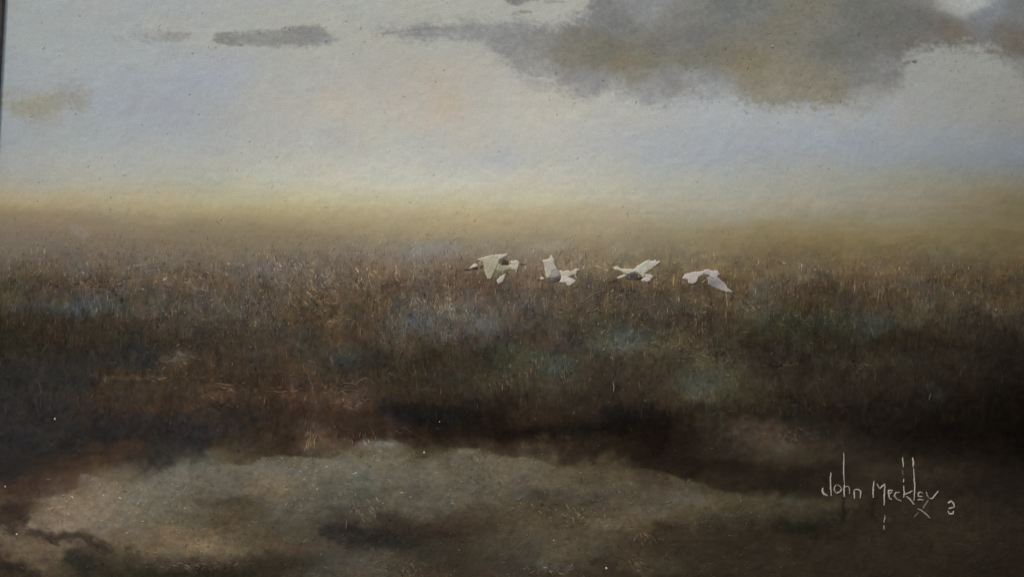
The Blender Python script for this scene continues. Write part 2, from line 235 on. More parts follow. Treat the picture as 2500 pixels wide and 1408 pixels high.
# single touches of the brush: (points, width, pigment, cover)
TOUCHES = [
 ([(78,1296),(110,1304),(132,1318),(150,1311),(185,1307),(222,1311)], 13, (60,49,41), .72), ([(118,1320),(134,1330)], 6, (52,41,34), .8), ([(215,1320),(242,1338),(272,1350)], 9, (58,48,39), .75), ([(240,1318),(270,1338)], 5, (66,55,45), .7),
 ([(15,1236),(40,1244),(55,1262)], 24, (54,42,35), .8), ([(8,1270),(30,1290)], 18, (64,51,43), .7), ([(172,1362),(200,1376),(215,1392)], 26, (44,41,35), .7), ([(0,1372),(40,1384),(90,1400)], 22, (42,34,27), .6),
 ([(790,1294),(850,1302),(920,1308),(985,1326)], 22, (46,41,36), .62), ([(990,1326),(1020,1342)], 12, (50,45,40), .6), ([(925,1268),(960,1282),(1000,1290),(1060,1288)], 20, (58,47,38), .6), ([(930,1258),(960,1262)], 16, (56,53,43), .6),
 ([(432,868),(452,874)], 13, (104,90,74), .8), ([(400,876),(480,880)], 12, (76,64,51), .6), ([(205,1166),(222,1178)], 22, (112,95,80), .7), ([(746,1062),(758,1080),(764,1098)], 12, (104,76,48), .6), ([(795,1080),(815,1092)], 16, (92,72,50), .55),
 ([(1022,1108),(1040,1110)], 10, (64,54,42), .7), ([(1118,1098),(1160,1104)], 9, (112,100,84), .6), ([(880,1088),(960,1088)], 12, (112,103,90), .6), ([(570,1090),(582,1112)], 16, (82,64,38), .6), ([(225,1090),(262,1094)], 20, (66,49,37), .5),
 ([(640,1164),(690,1176)], 22, (122,105,84), .55), ([(470,1330),(500,1336)], 20, (134,110,78), .55), ([(440,1345),(470,1352)], 14, (124,103,74), .5), ([(480,1230),(560,1232)], 20, (78,66,53), .5), ([(560,1222),(600,1226)], 14, (66,58,47), .5),
 ([(1270,1208),(1330,1212)], 16, (66,58,48), .55), ([(1420,1216),(1470,1212)], 18, (68,62,53), .5), ([(1265,1205),(1282,1206)], 18, (86,92,88), .5), ([(1640,1210),(1700,1214)], 20, (86,82,75), .5), ([(1560,1250),(1620,1252)], 16, (104,89,74), .5), ([(1440,1280),(1510,1276)], 18, (98,86,70), .5),
 ([(1600,1284),(1680,1292)], 14, (54,42,31), .6), ([(1450,1370),(1500,1362)], 16, (50,41,32), .5), ([(1330,1380),(1390,1392)], 16, (86,82,74), .5), ([(1900,1285),(1990,1290)], 22, (32,29,20), .6), ([(2010,1232),(2090,1236)], 12, (66,58,47), .5), ([(1920,1222),(1960,1230)], 12, (66,68,58), .5),
 ([(1560,812),(1500,818)], 18, (72,80,74),.32), ([(1515,822),(1528,838)], 16, (82,88,79),.32), ([(1350,888),(1372,900)], 20, (74,78,66),.32), ([(1600,838),(1680,830)], 14, (78,72,55), .45), ([(1640,858),(1720,866)], 12, (74,66,44), .45), ([(1670,938),(1730,944)], 20, (72,76,68),.32), ([(1700,884),(1712,890)], 10, (92,84,62), .5),
 ([(1010,784),(1050,792)], 20, (84,88,92),.32), ([(1150,780),(1190,790)], 20, (84,84,88),.32), ([(1090,728),(1098,750)], 10, (112,106,98), .5), ([(1020,604),(1110,606)], 22, (130,128,130), .5), ([(640,642),(655,668)], 18, (98,96,100), .5), ([(200,728),(240,736)], 22, (80,80,84), .5), ([(180,556),(200,570)], 14, (136,128,122), .5),
 ([(745,740),(800,752)], 18, (92,74,52), .5), ([(800,780),(830,792)], 20, (88,62,40), .5), ([(840,966),(855,992)], 18, (92,66,48), .5), ([(690,960),(750,972)], 14, (84,58,44), .5), ([(520,938),(560,946)], 14, (82,64,48), .5), ([(250,924),(400,922)], 7, (84,66,50), .5), ([(940,990),(1010,1000),(1100,1016)], 26, (27,25,24), .5), ([(1490,1010),(1560,1024)], 26, (24,22,22), .5),
 ([(1920,985),(1926,1010)], 8, (44,46,36), .5), ([(1800,1064),(1900,1070)], 20, (78,60,42), .45), ([(1870,1086),(1930,1092)], 16, (74,62,46), .45), ([(2120,775),(2150,800)], 20, (62,66,64),.32), ([(2270,935),(2290,965)], 24, (46,48,38), .5), ([(1990,878),(2080,886)], 14, (58,48,34), .4), ([(2060,1218),(2060,1268)], 5, (34,24,17), .6), ([(2136,1190),(2136,1260)], 5, (36,26,18), .6),
 ([(1310,600),(1400,596)], 14, (152,144,124), .4), ([(640,505),(760,510)], 10, (172,158,118), .4), ([(60,492),(200,494)], 8, (168,152,116), .4), ([(1860,545),(2100,556)], 12, (140,126,88), .35), ([(2420,545),(2500,552)], 20, (126,110,76), .35),
 ([(934,81),(980,77),(1030,74),(1075,70)], 4, (122,122,121), .75), ([(985,84),(1050,88),(1090,89)], 4, (128,128,127), .6), ([(1060,72),(1140,66),(1240,68)], 8, (132,132,129), .5), ([(522,97),(534,103),(560,109),(590,111)], 3, (104,102,98), .7), ([(528,86),(548,82)], 4, (120,119,115), .6), ([(735,66),(780,72)], 8, (130,129,127), .5), ([(410,83),(465,84)], 4, (132,131,127), .6),
 ([(2180,30),(2330,60),(2400,80)], 26, (104,103,98), .45), ([(2440,70),(2500,100)], 26, (104,99,88), .45), ([(2300,8),(2420,4)], 10, (160,163,158), .35), ([(1270,30),(1295,32)], 5, (128,128,124), .8), ([(1255,36),(1268,38)], 4, (138,138,134), .7), ([(1330,6),(1375,8)], 6, (136,136,133), .6), ([(1440,58),(1472,44)], 4, (104,103,100), .5), ([(1290,205),(1340,216)], 16, (152,151,148), .4), ([(2215,155),(2235,152)], 4, (74,70,62), .8), ([(2160,168),(2220,156)], 8, (124,120,112), .6),
]

def lum(c):
    return c @ np.array([.3, .59, .11])

def field(x, y):
    """pigment colour (as seen under this light, 0..255) and region ids on the picture"""
    x = np.asarray(x, float); y = np.asarray(y, float)
    low = sstep(560, 720, y)             # 0 in the sky, 1 in the marsh
    wx = fnoise(x, y, 90, 60, 1) * (10 + 14 * low) + fnoise(x, y, 22, 18, 2) * (4 + 5 * low)
    wy = fnoise(x, y, 110, 60, 3) * (8 + 8 * low) + fnoise(x, y, 20, 20, 4) * (4 + 6 * low)
    # paint laid over the dark bank makes a clean edge where the pale water begins
    d = y + fnoise(x, y, 16, 12, 5) * 4 - shore_line(x)
    keen = (1 - sstep(1700, 1900, x)) * sstep(0, 60, x) * (1 - .75 * sstep(265, 300, x) * (1 - sstep(440, 462, x))) * .8 + .2
    near = np.clip(1 - np.abs(d) / 36, 0, 1) * keen
    ys = y + wy * (1 - .7 * near) + np.tanh(d / (3.2 + 2.6 * vnoise(x, y, 90, 90, 6))) * (13 + 5 * vnoise(x, y, 120, 90, 7)) * near
    col = base_field(x + wx, ys)
    yl = lum(col)[..., None]
    sat = .76 + .24 * sstep(400, 470, y)
    col = yl + (col - yl) * sat[..., None]
    wtr = sstep(-10, 10, d) * sstep(1070, 1090, y) * (1 - .8 * sstep(1700, 1900, x)) * sstep(250, 500, x)
    lift = 1 + .10 * sstep(1500, 2000, x) * sstep(680, 760, y) + .03 * sstep(700, 780, y) + .03 * sstep(600, 660, y) * (1 - sstep(780, 860, y)) - .10 * wtr
    mid = sstep(450, 850, x) * (1 - sstep(1300, 1700, x)); dn = sstep(520, 720, y)
    warmth = np.stack([1.0 + .014 * mid * (1 - dn) + .012 * dn, 1.002 + .006 * mid * (1 - dn), .978 - .008 * mid * (1 - dn) - .030 * dn - .05 * sstep(1300, 1900, x) * sstep(680, 800, y)], -1)
    lift = lift + .040 * mid * sstep(150, 300, y) * (1 - sstep(480, 540, y)) + .01 * (1 - dn)
    bnd = sstep(480, 530, y) * (1 - sstep(620, 680, y)) * sstep(900, 1700, x)
    yl = lum(col)[..., None]
    col = yl + (col - yl) * (1 - .22 * bnd)[..., None]
    col = col * lift[..., None] * warmth
    for pts, wd, tc, cov in TOUCHES:
        xs = [p[0] for p in pts]; yq = [p[1] for p in pts]
        m = (x > min(xs) - wd * 2 - 20) & (x < max(xs) + wd * 2 + 20) & (y > min(yq) - wd * 2 - 20) & (y < max(yq) + wd * 2 + 20)
        if not m.any():
            continue
        xm, ym = x[m] + wx[m] * .35, y[m] + wy[m] * .35
        dd = np.full(xm.shape, 1e9)
        for (ax, ay), (bx, by) in zip(pts[:-1], pts[1:]):
            ex, ey = bx - ax, by - ay
            t = np.clip(((xm - ax) * ex + (ym - ay) * ey) / (ex * ex + ey * ey), 0, 1)
            dd = np.minimum(dd, np.hypot(xm - ax - t * ex, ym - ay - t * ey))
        dd = dd + fnoise(xm, ym, 12, 9, 33) * wd * .35 + vnoise(xm, ym, 4.5, 4.5, 34) * 2
        a = (1 - sstep(wd * .25, wd * 1.15, dd)) * cov
        col[m] = col[m] * (1 - a[:, None]) + (np.array(tc, float) * .66 + lum(np.array(tc, float)) * np.array([1.04, 1.0, .88]) * .34) * a[:, None]
    reg = np.zeros(x.shape, int)
    for k, (nm, poly, pts, warp, soft, op) in enumerate(CLOUDS):
        xs = [p[0] for p in poly]; ys = [p[1] for p in poly]
        m = (x > min(xs) - 60) & (x < max(xs) + 60) & (y > min(ys) - 60) & (y < max(ys) + 60)
        if not m.any():
            continue
        xm, ym = x[m], y[m]
        d = poly_sd(xm, ym, poly) + fnoise(xm, ym, 40, 26, 20 + k) * warp * .55 + fnoise(xm, ym, 12, 9, 40 + k) * warp * .45 + vnoise(xm, ym, 5, 4.5, 46 + k) * warp * .55 + vnoise(xm + 2 * ym, ym, 26, 5, 52 + k) * warp * .35
        a = (1 - sstep(-soft, soft, d)) * op
        cc = idw(xm + wx[m], ym + wy[m], pts)
        cl = lum(cc)[:, None]
        cc = cl + (cc - cl) * .82
        col[m] = col[m] * (1 - a[:, None]) + cc * a[:, None]
        r = reg[m]; r[a > 0.5 * op] = k + 1; reg[m] = r
    # blotches, streaks and grain of the brushwork
    sx = fnoise(x, y, 26, 30, 71) * 16; sy = fnoise(x, y, 34, 22, 72) * 14
    up = low * (1 - sstep(1060, 1140, y)); fg = sstep(1060, 1140, y)
    yl = lum(col)
    ch = np.max(np.abs(col - yl[..., None]), -1) / np.maximum(yl, 1)
    sq = (1 - .08 * sstep(640, 720, y)) / (1 + 1.6 * np.clip(ch - .27, 0, None) / .3 * sstep(640, 720, y))
    col = yl[..., None] + (col - yl[..., None]) * sq[..., None]
    cm = (reg > 0) * 1.0
    val = fnoise(x, y, 13, 9, 73) * .035 * cm + vnoise(x, y, 5, 5, 74) * .03 * cm + fnoise(x, y, 55, 40, 60) * (.012 + .05 * low) + fnoise(x, y, 15, 12, 61) * (.008 + .06 * low) + fnoise(x + sx, y + sy, 9, 36, 62, 2) * .075 * up \
        + fnoise(x * .97 + y * .12 + sx, y * .97 - x * .1 + sy, 5.2, 17, 68, 2) * .05 * up + fnoise(x, y, 60, 8, 63, 2) * .035 * fg + vnoise(x, y, 5.5, 4.5, 64) * (.012 + .05 * low) \
        + fnoise(x, y, 90, 9, 66, 2) * .014 * (1 - low) * sstep(380, 480, y)
    sp = vnoise(x, y, 4.2, 4.2, 69) * vnoise(x, y, 70, 50, 70)      # patches of dry, broken brushwork
    val = val + np.clip(sp, -1, 1) * (.02 + .12 * low)
    warm = fnoise(x, y, 70, 48, 65) * (.010 + .020 * low) + fnoise(x, y, 24, 22, 75, 2) * .032 * low
    val = val + fnoise(x, y, 30, 26, 76, 2) * .055 * low
    grn = fnoise(x, y, 48, 40, 67) * (.005 + .010 * low) + fnoise(x, y, 22, 20, 77, 2) * .020 * low
    calm = 1 - .55 * fg
    val, warm, grn = val * (1 - .25 * fg), warm * calm, grn * calm
    f = np.stack([1 + val + warm, 1 + val + grn, 1 + val - warm * 1.3], -1)
    return np.clip(col * f, 4, 250), reg

# ------------------------------------------------------------------ materials
def paint_material(name, rough=0.6, spec=0.04, bump=0.22):
    m = bpy.data.materials.new(name)
    m.use_nodes = True
    nt = m.node_tree
    b = nt.nodes['Principled BSDF']
    at = nt.nodes.new('ShaderNodeAttribute'); at.attribute_name = 'pigment'
    tc = nt.nodes.new('ShaderNodeTexCoord')
    n1 = nt.nodes.new('ShaderNodeTexNoise'); n1.inputs['Scale'].default_value = 1500; n1.inputs['Detail'].default_value = 3
    n2 = nt.nodes.new('ShaderNodeTexNoise'); n2.inputs['Scale'].default_value = 420; n2.inputs['Detail'].default_value = 4
    nt.links.new(tc.outputs['Object'], n1.inputs['Vector'])
    nt.links.new(tc.outputs['Object'], n2.inputs['Vector'])
    # canvas weave
    wv = nt.nodes.new('ShaderNodeTexWave'); wv.inputs['Scale'].default_value = 330; wv.inputs['Distortion'].default_value = 1.2
    wv2 = nt.nodes.new('ShaderNodeTexWave'); wv2.bands_direction = 'Z'; wv2.inputs['Scale'].default_value = 330; wv2.inputs['Distortion'].default_value = 1.2
    nt.links.new(tc.outputs['Object'], wv.inputs['Vector']); nt.links.new(tc.outputs['Object'], wv2.inputs['Vector'])
    ad = nt.nodes.new('ShaderNodeMath'); ad.operation = 'ADD'
    nt.links.new(wv.outputs['Fac'], ad.inputs[0]); nt.links.new(wv2.outputs['Fac'], ad.inputs[1])
    mu = nt.nodes.new('ShaderNodeMath'); mu.operation = 'MULTIPLY_ADD'; mu.inputs[1].default_value = 0.25
    nt.links.new(ad.outputs[0], mu.inputs[0]); nt.links.new(n1.outputs['Fac'], mu.inputs[2])
    ad2 = nt.nodes.new('ShaderNodeMath'); ad2.operation = 'MULTIPLY_ADD'; ad2.inputs[1].default_value = 0.6
    nt.links.new(n2.outputs['Fac'], ad2.inputs[0]); nt.links.new(mu.outputs[0], ad2.inputs[2])
    bp = nt.nodes.new('ShaderNodeBump'); bp.inputs['Strength'].default_value = bump; bp.inputs['Distance'].default_value = 0.0004
    nt.links.new(ad2.outputs[0], bp.inputs['Height'])
    nt.links.new(bp.outputs[0], b.inputs['Normal'])
    # fine grain in the pigment
    hv = nt.nodes.new('ShaderNodeMapRange'); hv.inputs['To Min'].default_value = 0.88; hv.inputs['To Max'].default_value = 1.12
    hv.inputs['From Min'].default_value = 0.3; hv.inputs['From Max'].default_value = 0.7
    nt.links.new(n1.outputs['Fac'], hv.inputs['Value'])
    mx = nt.nodes.new('ShaderNodeVectorMath'); mx.operation = 'MULTIPLY'
    nt.links.new(at.outputs['Color'], mx.inputs[0]); nt.links.new(hv.outputs[0], mx.inputs[1])
    nt.links.new(mx.outputs[0], b.inputs['Base Color'])
    b.inputs['Roughness'].default_value = rough
    b.inputs['Specular IOR Level'].default_value = spec
    return m

def plain_material(name, col, rough=0.6, noise=60, amp=0.25, spec=0.3, stretch=(1, 1, 1)):
    m = bpy.data.materials.new(name)
    m.use_nodes = True
    nt = m.node_tree
    b = nt.nodes['Principled BSDF']
    tc = nt.nodes.new('ShaderNodeTexCoord')
    mp = nt.nodes.new('ShaderNodeMapping'); mp.inputs['Scale'].default_value = stretch
    n = nt.nodes.new('ShaderNodeTexNoise'); n.inputs['Scale'].default_value = noise; n.inputs['Detail'].default_value = 6
    cr = nt.nodes.new('ShaderNodeValToRGB')
    cr.color_ramp.elements[0].position = .3; cr.color_ramp.elements[1].position = .7
    cr.color_ramp.elements[0].color = tuple(c * (1 - amp) for c in col) + (1,)
    cr.color_ramp.elements[1].color = tuple(c * (1 + amp) for c in col) + (1,)
    nt.links.new(tc.outputs['Object'], mp.inputs[0]); nt.links.new(mp.outputs[0], n.inputs['Vector'])
    nt.links.new(n.outputs['Fac'], cr.inputs[0]); nt.links.new(cr.outputs[0], b.inputs['Base Color'])
    bp = nt.nodes.new('ShaderNodeBump'); bp.inputs['Strength'].default_value = .15; bp.inputs['Distance'].default_value = .002
    nt.links.new(n.outputs['Fac'], bp.inputs['Height']); nt.links.new(bp.outputs[0], b.inputs['Normal'])
    b.inputs['Roughness'].default_value = rough
    b.inputs['Specular IOR Level'].default_value = spec
    return m

M_PAINT = paint_material('oil_paint')
M_THICK = paint_material('thick_oil_paint', rough=.42, spec=.16, bump=.25)
M_WOOD = plain_material('dark_frame_wood', (.055, .032, .020), .45, 30, .35, .35, (1, 1, 8))
M_PINE = plain_material('stretcher_pine', (.45, .32, .18), .7, 25, .2, .2, (1, 1, 6))
M_LINEN = plain_material('raw_canvas', (.42, .36, .26), .9, 300, .15, .1)
M_WALL = plain_material('wall_plaster', (.62, .60, .55), .9, 9, .04, .15)
M_FLOOR = plain_material('floor_boards', (.20, .13, .08), .6, 6, .25, .3, (1, 8, 1))

# ------------------------------------------------------------------ object helpers
def mesh_obj(name, verts, faces, mat, parent=None, cols=None, smooth=True):
    me = bpy.data.meshes.new(name)
    me.from_pydata(verts, [], faces)
    if cols is not None:
        a = me.color_attributes.new('pigment', 'FLOAT_COLOR', 'POINT')
        c4 = np.ones((len(verts), 4), np.float32)
        c4[:, :3] = cols
        a.data.foreach_set('color', c4.ravel())
    if smooth:
        me.polygons.foreach_set('use_smooth', np.ones(len(me.polygons), bool))
    me.materials.append(mat)
    me.update()
    o = bpy.data.objects.new(name, me)
    COL.objects.link(o)
    if parent:
        o.parent = parent
    return o

def empty(name, loc=(0, 0, 0), parent=None):
    o = bpy.data.objects.new(name, None)
    o.empty_display_size = .05
    o.location = loc
    COL.objects.link(o)
    if parent:
        o.parent = parent
    return o

def box(name, x0, x1, y0, y1, z0, z1, mat, parent=None, bevel=0.0):
    bm = bmesh.new()
    bmesh.ops.create_cube(bm, size=1)
    for v in bm.verts:
        v.co = Vector((x0 + (v.co.x + .5) * (x1 - x0), y0 + (v.co.y + .5) * (y1 - y0), z0 + (v.co.z + .5) * (z1 - z0)))
    if bevel:
        bmesh.ops.bevel(bm, geom=bm.edges[:], offset=bevel, segments=2, affect='EDGES')
    me = bpy.data.meshes.new(name)
    bm.to_mesh(me); bm.free()
    me.materials.append(mat)
    o = bpy.data.objects.new(name, me)
    COL.objects.link(o)
    if parent:
        o.parent = parent
    return o

# ------------------------------------------------------------------ wall and floor
WALL_Y = 0.030                        # the picture's face hangs 3 cm proud of the wall
w = box('wall', -4, 4, WALL_Y, WALL_Y + .2, 0, 2.9, M_WALL); w['kind'] = 'structure'
f = box('floor', -4, 4, -6, WALL_Y, -.12, 0, M_FLOOR); f['kind'] = 'structure'

# ------------------------------------------------------------------ the painting
ROOT = empty('oil_painting', (0, 0, HANG))
ROOT['label'] = 'framed oil painting of four white egrets flying low over a misty brown marsh'
ROOT['category'] = 'painting'

UL, UR, VT, VB = -1274.0, 1345.0, -870.0, 850.0      # sight edges of the frame
OV = 22.0                                            # hidden under the frame's lip
STEP = 3.0

# ---- the painted surface, split where one painted thing meets the next
us = np.arange(UL - OV, UR + OV + .1, STEP)
vs = np.arange(VT - OV, VB + OV + .1, STEP)
UU, VV = np.meshgrid(us, vs)
XX, YY = to_xy(UU, VV)
COLF, REG = field(XX, YY)
HGT = fnoise(XX, YY, 26, 22, 80) * .30 + fnoise(XX, YY, 10, 9, 81) * .40 * (.6 + .8 * sstep(560, 720, YY))
HGT = np.minimum(HGT, 1.4)
PIG = pigment(COLF)

def horizon(x):
    return np.interp(x, [-100, 0, 500, 1000, 1500, 2000, 2500, 2700], [512, 514, 530, 548, 566, 600, 618, 620])
def bank_line(x):     # upper edge of the dark bank between reeds and water
    return np.interp(x, [-100, 0, 200, 430, 560, 620, 900, 960, 1200, 1500, 1750, 2000, 2500, 2700],
                        [830, 835, 900, 985, 1000, 1010, 1020, 975, 980, 975, 985, 1010, 1000, 1000])
wob = fnoise(XX, YY, 60, 40, 90) * 9
R = np.where(REG > 0, REG, np.where(YY + wob < horizon(XX) - 55, 0, np.where(YY + wob < horizon(XX) + 40, 10,
     np.where(YY + wob < bank_line(XX), 11, np.where(YY + wob * .5 < shore_line(XX), 12, 13)))))
NAMES = {0: 'sky', 1: 'cloud', 2: 'cloud', 3: 'cloud', 4: 'cloud', 5: 'cloud', 10: 'mist', 11: 'marsh', 12: 'bank', 13: 'water'}
LABELS = {1: 'broad grey and olive cloud bank along the top right', 2: 'small olive cloud at the left edge', 3: 'faint thin grey cloud streak',
          4: 'dark grey cloud streak', 5: 'short grey wisp at the top edge',
          10: 'yellowish mist glowing along the horizon', 11: 'brown reed marsh', 12: 'dark muddy bank', 13: 'pale water and sand in the foreground'}
nv, nu = UU.shape
XYZ = np.stack([UU * U, -HGT * U, -VV * U], -1).reshape(-1, 3)
idx = np.arange(nv * nu).reshape(nv, nu)
quads = np.stack([idx[:-1, :-1], idx[1:, :-1], idx[1:, 1:], idx[:-1, 1:]], -1).reshape(-1, 4)
qreg = R[:-1, :-1].reshape(-1)
PF = PIG.reshape(-1, 3)
# one normal per vertex, so the pieces meet without a seam
for r in sorted(NAMES):
    q = quads[qreg == r]
    if not len(q):
        continue
    used, inv = np.unique(q, return_inverse=True)
    inv = inv.reshape(q.shape)
    o = mesh_obj(NAMES[r], XYZ[used].tolist(), inv.tolist(), M_PAINT, ROOT, PF[used])
    if r in LABELS:
        o['label'] = LABELS[r]

# ---- relief tools -------------------------------------------------
def surf(x, y):
    """height of the painted surface"""
    h = fnoise(np.array([x]), np.array([y]), 26, 22, 80) * .30 + fnoise(np.array([x]), np.array([y]), 10, 9, 81) * .40 * (.6 + .8 * sstep(560, 720, np.array([float(y)])))
    return float(min(h[0], 1.4))

def dab_poly(name, poly, colr, parent, thick=2.4, jag=.9, shade=None, seed=0, mat=None, edge=None):
    """a thick dab of paint with a ragged outline; shade: [(x, y, r, g, b)] pigments mixed across it"""
    rnd = random.Random(seed)
    out = []
    n = len(poly)
    for i in range(n):
        a, b = Vector(poly[i]), Vector(poly[(i + 1) % n])
        L = (b - a).length
        k = max(1, int(L / 2.2))
        nrm = Vector((b.y - a.y, a.x - b.x)).normalized() if L > 0 else Vector((0, 0))
        for j in range(k):
            p = a.lerp(b, j / k)
            p = p + nrm * rnd.uniform(-jag, jag) * (1.0 if j else .4)
            out.append(p)
    xs = [p.x for p in out]; ys = [p.y for p in out]
    pts = [Vector((p.x, p.y)) for p in out]
    gx, gy = np.meshgrid(np.arange(min(xs), max(xs), 1.9), np.arange(min(ys), max(ys), 1.9))
    gx = gx + RNG.uniform(-.5, .5, gx.shape); gy = gy + RNG.uniform(-.5, .5, gy.shape)
    sd = poly_sd(gx, gy, [(p.x, p.y) for p in out])
    m = sd < -.8
    pts += [Vector((float(a), float(b))) for a, b in zip(gx[m], gy[m])]
    no = len(out)
    edges = [(i, (i + 1) % no) for i in range(no)]
    V, E, F, *_ = delaunay_2d_cdt(pts, edges, [list(range(no))], 1, 1e-4)
    vx = np.array([v.x for v in V]); vy = np.array([v.y for v in V])
    d = np.maximum(0, -poly_sd(vx, vy, [(p.x, p.y) for p in out]))
    rim = np.exp(-((d - 1.8) / 1.2) ** 2) * .7           # paint pushed up along the edge of the stroke
    h = thick * .62 * (1 - np.exp(-d / 1.3)) + .5 * rim * (thick > 1.2) + vnoise(vx, vy, 4, 4, 95) * .35 * np.minimum(1, d)
    h = np.where(d < .05, -.8, h + .5)
    c = np.tile(np.array(colr, float), (len(vx), 1))
    if shade:
        c = idw(vx, vy, shade)
    if edge is not None:
        e = np.exp(-((d - 1.2) / 1.3) ** 2) * .55
        e *= .5 + .5 * np.clip(fnoise(vx, vy, 14, 14, 97) * 1.6 + .3, -1, 1)
        c = c * (1 - e[:, None]) + np.array(edge, float) * e[:, None]
    c = c * (1 + fnoise(vx, vy, 8, 8, 96) * .05)[:, None] * (1.07 if parent.name.startswith('egret') and lum(np.array(colr, float)) > 110 else 1.0)
    verts = [P(a, b, hh) for a, b, hh in zip(vx, vy, h)]
    faces = []
    for fce in F:
        p = [V[i] for i in fce]
        ar = sum(p[i].x * p[(i + 1) % len(p)].y - p[(i + 1) % len(p)].x * p[i].y for i in range(len(p)))
        faces.append(list(fce) if ar < 0 else list(reversed(fce)))
    return mesh_obj(name, verts, faces, mat or M_THICK, parent, pigment(c))

def stroke_geo(path, w, h, colr, taper=.5, rnd=random):
    """a ridge of paint along a path: verts, faces, colours"""
    path = [Vector(p) for p in path]
    prof = [(-1, -.5), (-.75, .45), (0, 1), (.75, .45), (1, -.5)]
    V, F, C = [], [], []
    n = len(path)
    for i, p in enumerate(path):
        t = (path[min(i + 1, n - 1)] - path[max(i - 1, 0)]).normalized()
        nr = Vector((-t.y, t.x))
        s = i / (n - 1) if n > 1 else .5
        ww = w * .5 * (1 - taper * abs(2 * s - 1) ** 2.2) * rnd.uniform(.82, 1.18)
        for (a, b) in prof:
            q = p + nr * a * ww
            V.append(P(q.x, q.y, b * h + (.6 if b > 0 else -.8)))
            C.append(np.array(colr, float) * rnd.uniform(.94, 1.06))
    k = len(prof)
    for i in range(n - 1):
        for j in range(k - 1):
            F.append((i * k + j, i * k + j + 1, (i + 1) * k + j + 1, (i + 1) * k + j))
    F.append(tuple(range(k))[::-1]); F.append(tuple(range((n - 1) * k, n * k)))
    # make the ridge face the viewer (-y)
    fx = []
    for fce in F:
        a, b, c = Vector(V[fce[0]]), Vector(V[fce[1]]), Vector(V[fce[2]])
        fx.append(fce if (b - a).cross(c - a).y < 0 else fce[::-1])
    return V, fx, C

def resample(path, step=3.0, wob=.4, rnd=random):
    out = []
    for i in range(len(path) - 1):
        a, b = Vector(path[i]), Vector(path[i + 1])
        k = max(1, int((b - a).length / step))
        for j in range(k):
            out.append(a.lerp(b, j / k) + Vector((rnd.uniform(-wob, wob), rnd.uniform(-wob, wob))))
    out.append(Vector(path[-1]))
    return out

def stroke(name, paths, colr, parent, mat=None, seed=0, taper=.45):
    """paths: [(points, width, height, colour or None)]"""
    rnd = random.Random(seed)
    V, F, C = [], [], []
    for (pts, w, h, cc) in paths:
        v, fc, c = stroke_geo(resample(pts, 3.0, .5, rnd), w, h, cc or colr, taper, rnd)
        F += [tuple(i + len(V) for i in q) for q in fc]
        V += v; C += c
    return mesh_obj(name, V, F, mat or M_THICK, parent, pigment(np.array(C)))

# ------------------------------------------------------------------ the four egrets
def bird(label):
    b = empty('egret', (0, 0, 0), ROOT)
    b['label'] = label
    return b
PALE = (186, 178, 164)
e1 = bird('cream egret at the head of the line, wings pushed down')
dab_poly('wing', [(1160.8,633.2),(1170,630),(1180,627.6),(1200,622),(1220,620.4),(1243,618),(1236,626.8),(1228,630),(1220,634),(1216,646),(1209.6,660.4),(1204.8,670),(1197.6,682.8),(1190.4,682),(1184.8,670),(1182.4,659.6),(1181.6,648.4),(1179,641),(1169.6,635.6)],
         (152,146,126), e1, 2.2, .8, [(1165,633,140,132,114),(1190,632,152,146,124),(1222,624,158,152,134),(1195,650,140,131,109),(1193,672,146,137,116),(1240,620,160,153,136),(1205,640,150,144,123)], 1, None, (180,172,152))
dab_poly('wing', [(1233.6,667.6),(1234.5,672),(1233.6,676.4),(1228,687.6),(1223,691),(1218.4,694),(1213.6,688.4),(1212,682.8),(1220,674.8)], (160,151,134), e1, 2.2, .8, [(1216,682,142,135,118),(1228,676,166,157,140),(1220,688,166,157,140)], 2, None, PALE)
dab_poly('body', [(1214,640),(1224,646),(1238,648),(1246,650),(1247,657),(1234,662),(1222,664),(1211,660)], (134,128,106), e1, 1.3, .8, None, 3)
dab_poly('wing_shade', [(1209,656),(1222,661),(1236,663),(1234,668),(1222,675),(1212,683),(1205,675)], (106,99,80), e1, .8, .8, None, 10)  # olive shade between the two wings, laid in as colour
dab_poly('tail', [(1244,635.6),(1264,635.6),(1269.6,641.2),(1266.4,650.8),(1263,662),(1260,667.6),(1256.8,659.6),(1250.4,659.6),(1244,654),(1237.6,649.2),(1248,645)], (158,150,130), e1, 2.2, .9, [(1255,642,160,152,132),(1250,655,152,144,124)], 4, None, (184,175,156))
dab_poly('dark_gap', [(1224.8,634),(1229,632),(1236,635),(1245.6,640),(1243,647),(1232,646.5),(1226,650),(1223,648)], (64,55,40), e1, 1.0, .8, None, 5)  # dark gap between wing and tail, filled with dark colour
dab_poly('head', [(1169.6,650.8),(1165.6,645),(1157.6,642.8),(1151,649),(1144.8,654),(1139,656.4),(1152,655),(1162.4,652.5)], (172,160,150), e1, 2.2, .5, [(1160,648,160,148,138),(1150,652,180,168,156)], 6)
dab_poly('bill', [(1170,654),(1160.8,652.6),(1151,656.2),(1132,657.5),(1117,661.5),(1138.4,660.4),(1158,658.5),(1166,657.4)], (48,37,31), e1, 1.4, .4, None, 7)
stroke('neck', [([(1172,653),(1179,647.5)], 3.2, 1.2, None)], (40, 31, 25), e1, None, 8)
stroke('leg', [([(1270,644),(1278,645.4),(1285.6,645)], 2.0, 1.0, None)], (78, 68, 56), e1, None, 9)

